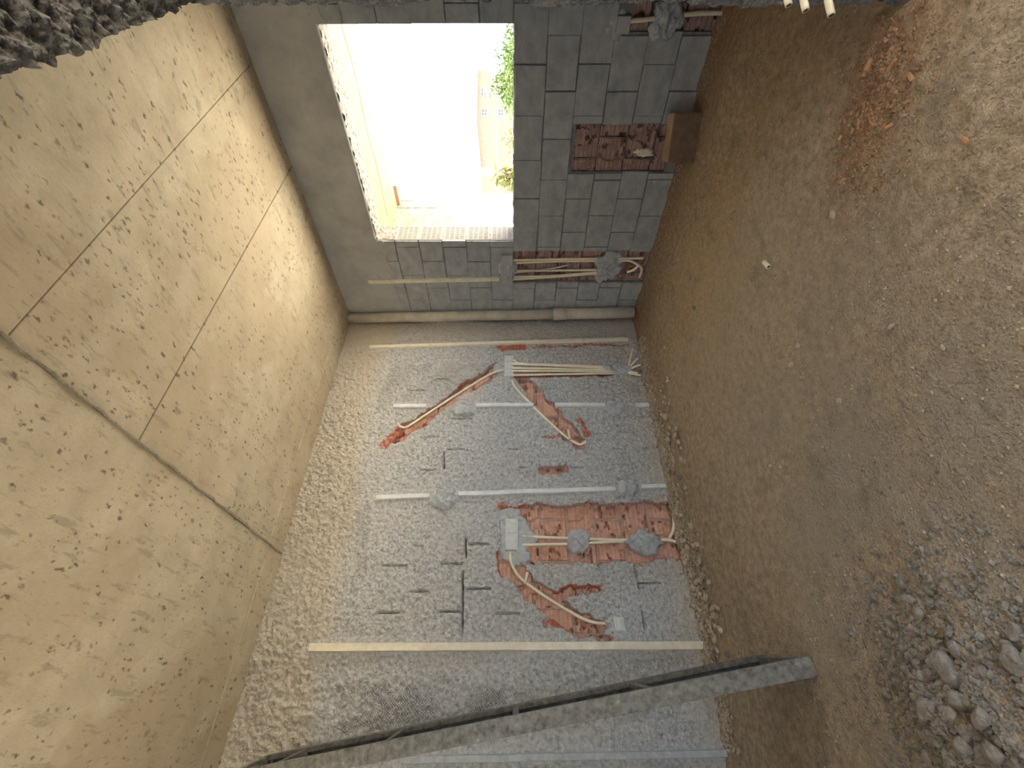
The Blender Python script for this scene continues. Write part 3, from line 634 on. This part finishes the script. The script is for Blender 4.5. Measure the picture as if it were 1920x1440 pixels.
# ------------------------------------------------------------------ drain pipe in the corner
t = thing('drain_pipe', (-.07, -.16, 0), 'dusty grey drain pipe standing in the room corner', 'pipe')
pa, pbm = np.array((-.075, -.075, 2.79)), np.array((-.082, -.16, .03)); tt = lambda k: pa + (pbm - pa) * k
tube('lower_pipe', [tt(.74), tt(1)], .054, M_PIPE, t, sides=20, sm=False, hollow=False)
tube('upper_pipe', [tt(0), tt(.76)], .049, M_PIPE, t, sides=20, sm=False, hollow=False)
tube('socket', [tt(.72), tt(.765)], .060, M_PIPE, t, sides=20, sm=False, hollow=False)
a = PA(1035, 583, .03); tube('thin_conduit', [a, PA(1120, 587, .04), PA(1187, 590, .05)], .0105, M_PVC, label='thin cream conduit beside the foot of the drain pipe', cat='conduit')

# ------------------------------------------------------------------ conduits and boxes on wall_back
G = 'loose cream conduits on the roughcast wall'
def conduit(pts, P, off, label, group=None, rad=.0105):
    pp = [P(p[0], p[1], p[2] if len(p) > 2 else off) for p in pts]
    return tube('conduit', pp, rad, M_PVC, label=label, cat='conduit', group=group)
conduit([(944, 694), (928, 698), (905, 710), (850, 744), (780, 790), (762, 801), (751, 800, .04), (744, 792, .08)], PA, .022, 'cream conduit slanting up from the three-gang box toward the beam')
conduit([(960, 714), (966, 726), (984, 746), (1020, 782), (1060, 818), (1080, 831), (1090, 833, .04), (1100, 827, .08)], PA, .024, 'cream conduit slanting down from the three-gang box to the wall')
conduit([(1065, 806, .05), (1069, 824, .05)], PA, .05, 'short cream conduit stub crossing the lower slanting conduit', rad=.010)
ORD = ['first', 'second', 'third', 'fourth', 'fifth']
for ci, (y0, y1) in enumerate(((676, 691), (682, 691.5), (690, 694), (695, 697), (703, 700))):
    pts = [(960, y0), (966, y0 + .6), (1040, y0 * .62 + y1 * .38), (1150, y1)]
    if y0 == 676: pts = [(960, 676), (966, 676.5), (978, 682), (1060, 684.5), (1150, 689)]
    conduit(pts, PA, .034, ORD[ci] + ' cream conduit from the drain pipe in bundle of five below three-gang box', 'five conduits below the three-gang box')
for ci, (a, b, c) in enumerate((((1178, 688), (1181, 675), (1187, 653)), ((1178, 691), (1186, 682), (1196, 671)), ((1178, 694), (1188, 689), (1201, 684)), ((1178, 697), (1186, 698), (1197, 700)), ((1178, 699), (1187, 701), (1202, 704)))):
    conduit([(*a, .03), (*b, .05), (*c, .08)], PA, .03, ORD[ci] + ' cut conduit end from the drain pipe fanning out of mortar near floor', 'five fanned conduit ends')
lump('mortar_patch', PA(1158, 694, .012), (0, -1, 0), .16, .065, .055, M_DAB, seed=9, label='grey mortar lump clamping the bundle of five conduits', cat='mortar')
conduit([(968, 1005), (1060, 1009), (1150, 1012), (1244, 1012), (1256, 1006, .02), (1263, 990, .04), (1263, 962, .04)], PA, .0, 'cream conduit over the brick pit ending in upturned bend')
conduit([(968, 1022), (1060, 1020), (1150, 1016), (1230, 1013), (1258, 1014, .02), (1275, 1020, .05), (1290, 1028, .07)], PA, .0, 'cream conduit over the brick pit curving down to the dirt')
conduit([(957, 1034), (958, 1052), (972, 1080), (1010, 1110), (1060, 1142), (1098, 1162), (1122, 1168), (1148, 1168)], PA, .0, 'cream conduit curving from two-gang box to single box')
conduit([(989, 1073, .02), (984, 1095, .02)], PA, .02, 'short cream conduit stub crossing the curved conduit', rad=.010)
lump('mortar_patch', PA(1086, 1014, .0), (0, -1, 0), .085, .10, .05, M_DAB, seed=12, rough=.4, label='grey mortar lump gripping two conduits midway over brick pit', cat='mortar')
lump('mortar_patch', PA(1207, 1016, .0), (0, -1, 0), .125, .085, .05, M_DAB, seed=15, rough=.4, label='grey mortar lump gripping two conduits near the dirt floor', cat='mortar')
def gang_box(x0, x1, y0, y1, n, label, P=PA, off=.03, collar=None, bare=True, m=None):
    A_, B_ = P(x0, y0), P(x1, y1); ax = 0 if P is PA else 1
    u0, u1 = sorted((A_[ax], B_[ax])); z0, z1 = sorted((A_[2], B_[2]))
    mk3 = (lambda u, o_, z: (u, -o_, z)) if P is PA else (lambda u, o_, z: (-o_, u, z))
    t = thing('junction_box', mk3((u0 + u1) / 2, 0, z0), label, 'junction box')
    def bb(nm, ua, ub, oa, ob, za, zc, mm, w=.004):
        p, q = mk3(ua, oa, za), mk3(ub, ob, zc); bevbox(nm, tuple(map(min, p, q)), tuple(map(max, p, q)), mm, t, w=w)
    bb('body', u0, u1, -.04, off, z0, z1, m or M_BOX, .005)
    if bare:
        wv = (u1 - u0) / n
        for i in range(n): bb('module_cover', u0 + wv * i + .006, u0 + wv * (i + 1) - .006, off - .002, off + .004, z0 + .010, z1 - .010, M_BOX, .003)
        bb('flange', u0 - .004, u1 + .004, off - .006, off - .001, z0 - .004, z0 + .006, M_BOX, .002)
    for (cx, cy, a_, b_, hh, s) in collar or []: lump('mortar_collar', P(cx, cy, .0), (0, -1, 0) if P is PA else (-1, 0, 0), a_, b_, hh, M_DAB, t, seed=s, rough=.5)
gang_box(946, 962, 670, 710, 3, 'three-gang junction box in grey mortar above the bundle of five conduits', collar=[(945, 690, .09, .15, .02, 3), (948, 716, .10, .05, .02, 4)])
gang_box(948, 970, 975, 1034, 2, 'two-gang junction box at the top of the exposed brick pit', collar=[(953, 968, .12, .07, .022, 5), (960, 1005, .14, .17, .012, 6), (968, 1045, .09, .09, .015, 8)])
gang_box(1149, 1170, 1158, 1184, 1, 'single junction box in mortar at the low end of curved conduit', collar=[(1160, 1152, .07, .06, .035, 7), (1162, 1188, .09, .06, .03, 10), (1162, 1170, .085, .085, .02, 11)])
# ------------------------------------------------------------------ conduits and boxes on wall_right
gang_box(940, 961, 474, 528, 3, 'cement covered junction box on the window wall above five conduits', PB, .045, [(950, 500, .075, .17, .056, 21)], bare=False, m=M_BEAM)
for ci, pts in enumerate(([(960, 488), (1040, 486), (1120, 485)], [(960, 493), (1040, 490), (1120, 489)], [(960, 508), (1040, 507), (1120, 506)], [(960, 519), (1040, 517), (1130, 509)], [(960, 524), (1040, 519), (1130, 512)])):
    conduit(pts, PB, .004, ORD[4 - ci] + ' cream conduit from the drain pipe in the window wall chase', 'five conduits in the window wall chase')
tube('cable', [PB(962, 512, .02), PB(1030, 504, .03), PB(1066, 497, .04)], .006, M_BOX, label='thin grey cable with frayed end hanging among window wall conduits', cat='cable', sides=6)
lump('mortar_patch', PB(1140, 500, .0), (-1, 0, 0), .135, .165, .05, M_DAB, seed=23, rough=.5, label='grey mortar lump holding conduits low in the window wall chase', cat='mortar')
conduit([(1160, 485), (1185, 484.5, .03), (1207, 484, .04)], PB, .02, 'straight cream conduit end pointing to the floor under window wall mortar')
conduit([(1162, 489), (1180, 489, .04), (1195, 497, .06), (1188, 506, .06), (1176, 510, .04)], PB, .02, 'looped cream conduit end under the window wall mortar')
conduit([(1190, 492, .05), (1203, 504, .06), (1199, 520, .06)], PB, .05, 'bent cream conduit offcut hanging by the looped conduit end')
gang_box(1158, 1177, 26, 60, 1, 'cement smeared junction box low on the window wall by the doorway', PB, .04, [(1150, 55, .09, .09, .02, 25)], bare=False, m=M_BEAM)
conduit([(1176, 40), (1215, 36), (1260, 31), (1310, 25), (1358, 24, .03)], PB, .02, 'single cream conduit below the smeared box by the doorway', rad=.013)
lump('mortar_patch', PB(1247, 38, .01), (-1, 0, 0), .10, .12, .05, M_DAB, seed=27, rough=.4, label='grey mortar lump clamping the single conduit by the doorway', cat='mortar')
for hw, x, y in (('highest', 1479, 10), ('middle', 1511, 20), ('lowest', 1559, 29)):
    e = on(x, y, 1, -2.93); e2 = e + r * .06 + up * .012
    tube('conduit', [e2 + r * .06, e2, e], .0088, M_PVC, label=hw + ' of three cream conduit stubs sticking out of doorway wall end', cat='conduit', group='three conduit stubs in the doorway wall')

# ------------------------------------------------------------------ tan block on the floor by wall_right
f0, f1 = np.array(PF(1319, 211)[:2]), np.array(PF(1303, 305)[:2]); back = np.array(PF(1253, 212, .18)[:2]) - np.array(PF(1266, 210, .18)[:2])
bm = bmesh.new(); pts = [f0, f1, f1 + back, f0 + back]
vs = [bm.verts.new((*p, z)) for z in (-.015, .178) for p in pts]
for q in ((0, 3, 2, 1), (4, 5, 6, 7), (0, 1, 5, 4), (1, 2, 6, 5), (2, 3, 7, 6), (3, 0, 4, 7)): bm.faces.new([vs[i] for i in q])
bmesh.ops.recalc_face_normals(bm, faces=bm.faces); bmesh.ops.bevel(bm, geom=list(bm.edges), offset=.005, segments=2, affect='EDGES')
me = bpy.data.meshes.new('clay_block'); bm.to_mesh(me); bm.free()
me.materials.append(M_BLOCK_SHADE); me.materials.append(M_BLOCK_LIT)
for q in me.polygons: q.material_index = 1 if q.normal.z > .7 else 0  # lit colour on top, shaded colour on the sides
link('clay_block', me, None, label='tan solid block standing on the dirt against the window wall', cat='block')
lump('gypsum_scrap', PB(1208, 286, -.005), (-1, 0, 0), .07, .035, .025, M_STRIPC, seed=33, rough=.4, label='white crumpled gypsum scrap in the pink brick hole above tan block', cat='scrap')

# ------------------------------------------------------------------ leaning steel panel
n0, f0 = np.array((-3.10, -1.15, .0)), np.array((-3.045, -.72, .0)); ax = np.array((-.4, .7, 2.56)); Lp = np.linalg.norm(ax); ax = ax / Lp
wv = (f0 - n0); wd = np.linalg.norm(wv); wv = wv / wd; nv = np.cross(ax, wv); nv /= np.linalg.norm(nv)      # nv points away from the window
XF = Matrix(((ax[0], wv[0], nv[0], n0[0]), (ax[1], wv[1], nv[1], n0[1]), (ax[2], wv[2], nv[2], n0[2]), (0, 0, 0, 1)))
t = thing('formwork_panel', (-3.08, -.95, 0), 'mortar splashed steel formwork panel leaning against the roughcast wall', 'formwork panel')
bevbox('near_rail', (.0, -.012, -.036), (Lp - .02, .012, .036), M_STEEL, t, w=.003, xf=XF)
bevbox('far_rail', (.0, wd - .05, -.036), (Lp - .02, wd + .012, -.012), M_STEEL, t, w=.003, xf=XF)
bevbox('far_flange', (.0, wd + .002, -.013), (Lp - .02, wd + .012, .036), M_STEEL, t, w=.002, xf=XF)
bevbox('web_sheet', (.03, .01, .026), (Lp - .05, wd - .01, .032), M_STEEL, t, w=.001, xf=XF)
for s in (.0, .62, 1.22, 1.84, 2.4, Lp - .05): bevbox('rib', (s, .012, -.030), (s + .03, wd - .012, .028), M_STEEL, t, w=.002, xf=XF)
for k, s in enumerate((.02, .9)): lump('mortar_crust', tuple(n0 + ax * (.02 + s * .03) - wv * .012 - nv * .02), (0, -1, .3), .022, .018, .006, M_MORTAR, t, seed=40 + k, rough=.6)

# ------------------------------------------------------------------ stones and rubble
def rock_mesh(seed, flat=.7, sub=2, rough=.35):
    bm = bmesh.new(); bmesh.ops.create_icosphere(bm, subdivisions=sub, radius=1); R2 = random.Random(seed)
    planes = [Vector((R2.gauss(0, 1), R2.gauss(0, 1), R2.gauss(0, 1))).normalized() for _ in range(7)]
    for v in bm.verts:
        for pl in planes:
            k = v.co.dot(pl)
            if k > .62: v.co -= pl * (k - .62) * .95
        v.co += Vector((R2.uniform(-1, 1), R2.uniform(-1, 1), R2.uniform(-1, 1))) * .05 * rough / .35
        v.co.z *= flat
    me = bpy.data.meshes.new('stone'); bm.to_mesh(me); bm.free(); return me
def chip_mesh(seed):
    R2 = random.Random(seed); bm = bmesh.new(); bmesh.ops.create_cube(bm, size=2)
    for v in bm.verts: v.co = Vector((v.co.x * 1.25 * R2.uniform(.6, 1.1), v.co.y * .62 * R2.uniform(.6, 1.1), v.co.z * .38 * R2.uniform(.7, 1.1)))
    bmesh.ops.bevel(bm, geom=list(bm.edges), offset=.09, segments=1, affect='EDGES')
    me = bpy.data.meshes.new('brick_fragment'); bm.to_mesh(me); bm.free(); return me
ROCK = {m: [rock_mesh(s) for s in range(6)] for m in ('stone', 'clast')}
for k, mm in (('stone', M_STONE), ('clast', M_CLAST)):
    for me in ROCK[k]: me.materials.append(mm)
CHIP = [chip_mesh(s) for s in range(6)]
for me in CHIP: me.materials.append(M_CHIP)
def drop(me, name, x, y, size, label, cat, group, sink=.3, aniso=None):
    o = bpy.data.objects.new(name, me); col.objects.link(o)
    sc = aniso or (size * rng.uniform(.8, 1.25), size * rng.uniform(.7, 1.0), size * rng.uniform(.7, 1.0))
    o.scale = sc; o.rotation_euler = (rng.uniform(-.25, .25), rng.uniform(-.25, .25), rng.uniform(0, 6.28))
    o.location = (x, y, floor_z(x, y) + sc[2] * sink); o['label'] = label; o['category'] = cat
    if group: o['group'] = group
    return o
crop4 = [(1100, 365, 22), (1165, 345, 12), (1230, 365, 22), (1315, 435, 22), (1215, 225, 14), (1220, 285, 16), (1255, 165, 14), (835, 625, 13), (930, 680, 14), (1035, 690, 18), (1190, 705, 18), (1105, 690, 14), (985, 735, 15),
         (920, 775, 14), (945, 825, 11), (850, 775, 9), (1135, 610, 16), (1185, 595, 16), (1280, 575, 13), (800, 860, 12), (930, 1015, 18), (925, 1205, 13), (1600, 790, 20), (1275, 915, 12), (1110, 840, 10), (1075, 400, 20), (1000, 955, 9)]
for (x, y, s) in crop4:
    p = PF(1280 + x / 3, y / 3); dist = (p - CAM) @ d
    drop(rng.choice(CHIP), 'brick_fragment', p[0], p[1], s / 3 / F * dist * 1.15, 'orange broken brick fragment in the rubble trail near the doorway wall', 'brick fragment', 'brick fragments in the rubble trail')
crop4s = [(1275, 650, 18), (1065, 625, 11), (1145, 970, 15), (1180, 850, 9), (1065, 935, 10), (690, 1095, 10), (775, 1110, 10), (820, 1050, 10), (765, 1055, 9), (1060, 1085, 10), (635, 1225, 12), (710, 1290, 12), (585, 1195, 7), (1790, 820, 12), (1750, 825, 10),
          (1670, 870, 16), (710, 780, 12), (735, 915, 10), (430, 470, 10), (390, 465, 9), (300, 330, 11), (455, 890, 8), (1535, 505, 10), (1745, 460, 9), (990, 470, 9), (1355, 105, 10), (675, 410, 10), (635, 405, 10), (1455, 320, 12), (1700, 1155, 10), (1740, 1270, 10), (1665, 1305, 10), (760, 965, 7)]
for (x, y, s) in crop4s:
    p = PF(1280 + x / 3, y / 3); dist = (p - CAM) @ d
    drop(rng.choice(ROCK['stone']), 'stone', p[0], p[1], s / 3 / F * dist * .8, 'small brown stone strewn on the dirt between doorway and window wall', 'stone', 'stones strewn near the window wall')
for (x, y, s) in ((845, 1205, 24),):
    p = PF(1280 + x / 3, y / 3); dist = (p - CAM) @ d
    drop(ROCK['stone'][2], 'stone', p[0], p[1], .02, 'long pale stone lying apart from the brick rubble trail', 'stone', None, aniso=(.026, .013, .013)).rotation_euler.z = 2.4
p = PF(1300, 577); drop(ROCK['clast'][1], 'stone', p[0], p[1], .02, 'dark grey oval pebble on the sandy dirt facing the drain pipe', 'stone', None, aniso=(.032, .017, .016)).rotation_euler.z = .9
for (x, y) in ((1495, 650), (1462, 876), (1258, 785), (1768, 652), (1675, 612), (1572, 752), (1443, 875), (1363, 898), (1250, 650), (1484, 684), (1410, 681), (1337, 759)):
    p = PF(x, y); drop(rng.choice(ROCK['stone']), 'stone', p[0], p[1], rng.uniform(.009, .016), 'lone tan pebble on the open dirt floor before the roughcast wall', 'stone', 'lone pebbles on the open dirt')
# debris along the foot of wall_back
for i in range(120):
    y = rng.uniform(700, 1240); bx = np.interp(y, [700, 900, 1050, 1240], [1245, 1270, 1308, 1350]) + rng.gauss(0, 12)
    p = PF(bx, y)
    if p[1] > -.035 or p[0] < -3.2: continue
    drop(rng.choice(ROCK['stone' if rng.random() < .88 else 'clast']), 'stone', p[0], p[1], rng.uniform(.011, .028), 'small broken stone in the debris line along the roughcast wall foot', 'stone', 'debris stones along the roughcast wall', .55)
for (x, y, s) in ((1253, 781, .034), (1264, 862, .026), (1246, 745, .022), (1256, 740, .020)):
    p = PF(x, y); p[1] = min(p[1], -.05)
    drop(ROCK['stone'][3], 'stone', p[0], p[1], s, 'larger pale lump in the debris line along the roughcast wall foot', 'stone', 'larger lumps along the roughcast wall')
# heap in the corner of the view
for (x, y, s) in ((1805, 1252, .062), (1862, 1258, .024), (1778, 1330, .040), (1832, 1312, .034), (1898, 1185, .030), (1905, 1238, .042), (1890, 1345, .038), (1770, 1228, .018), (1760, 1385, .03), (1840, 1400, .035), (1898, 1410, .04), (1755, 1300, .016)):
    p = PF(x, y, .03); drop(rng.choice(ROCK['clast']), 'concrete_lump', p[0], p[1], s * .85, 'big grey concrete lump in the gravel heap beside steel panel foot', 'concrete lump', 'big lumps in the gravel heap', .35)
for i in range(190):
    p = np.array([pile[0] + rng.gauss(0, .16), pile[1] + rng.gauss(0, .16)])
    drop(rng.choice(ROCK['clast']), 'stone', p[0], p[1], rng.choice((.007, .009, .012, .016, .02)), 'small grey stone in the gravel heap beside steel panel foot', 'stone', 'small stones in the gravel heap')
for (x, y, a) in ((1443, 496, .25), (1257, 713, 1.35)):
    p = PF(x, y); p[2] = floor_z(p[0], p[1]) + .010; v = np.array([math.cos(a), math.sin(a), 0]) * .026
    tube('conduit_offcut', [p - v, p + v], .011, M_PVC, sm=False, label='cream conduit offcut on open dirt facing the window wall' if a < 1 else 'cream conduit offcut in debris along the roughcast wall foot', cat='conduit offcut')
# crumbs nobody could count
V, Fc = [], []
def crumb(x, y, s):
    if x > -1.62 and y < -2.85: return
    n = len(V); z = floor_z(x, y) + s * .25
    for q in ((1, 0, 0), (-1, 0, 0), (0, 1, 0), (0, -1, 0), (0, 0, 1), (0, 0, -1)):
        V.append((x + s * (q[0] + rng.uniform(-.35, .35)), y + s * (q[1] + rng.uniform(-.35, .35)), z + s * .7 * (q[2] + rng.uniform(-.3, .3))))
    for f in ((0, 2, 4), (2, 1, 4), (1, 3, 4), (3, 0, 4), (2, 0, 5), (1, 2, 5), (3, 1, 5), (0, 3, 5)): Fc.append(tuple(n + i for i in f))
for i in range(11000):
    x, y = rng.uniform(-3.5, -.02), rng.uniform(-3.0, -.03)
    if float(vn(x, y, .35, 88)) + .5 * float(vn(x, y, .1, 89)) > rng.uniform(-.6, .9): crumb(x, y, rng.choice((.0025, .003, .004, .0055)))
for i in range(3200): crumb(rng.uniform(-3.4, -.35), -.035 - abs(rng.gauss(0, .075)), rng.choice((.004, .005, .007, .010, .013)))
for i in range(700): crumb(-.03 - abs(rng.gauss(0, .05)), rng.uniform(-2.7, -.2), rng.choice((.003, .004, .006)))
mk('gravel', V, Fc, M_STONE, label='fine gravel crumbs strewn over the whole dirt floor', cat='gravel', kind='stuff')
V, Fc = [], []
for i in range(1500):
    k = rng.random(); q = rub[0] * (1 - k) + rub[2] * k; crumb(q[0] + rng.gauss(0, .085), q[1] + rng.gauss(0, .085), rng.choice((.003, .004, .005, .008)))
mk('brick_rubble', V, Fc, M_RUBBLE, label='fine brown brick crumbs in the rubble trail near the doorway wall', cat='rubble', kind='stuff')
V, Fc = [], []
for i in range(4200): crumb(pile[0] + rng.gauss(0, .19), pile[1] + rng.gauss(0, .19), rng.choice((.004, .005, .006, .008, .011)))
mk('heap_gravel', V, Fc, M_CLAST, label='dark grey gravel filling the heap beside the steel panel foot', cat='gravel', kind='stuff')
for k, (a, b, c) in enumerate((((285, 6), (296, 18), (312, 8)), ((292, 4), (304, 20), (326, 10)), ((300, 5), (302, 14), (303, 19)))):
    q = [on(x, y, 1, -2.90) for x, y in (a, b, c)]
    tube('wire_scrap', q, .0016, M_POLE, hollow=False, sides=5, label='thin wire loop poking from the rough lintel edge', cat='wire', group='wire loops at the lintel edge')
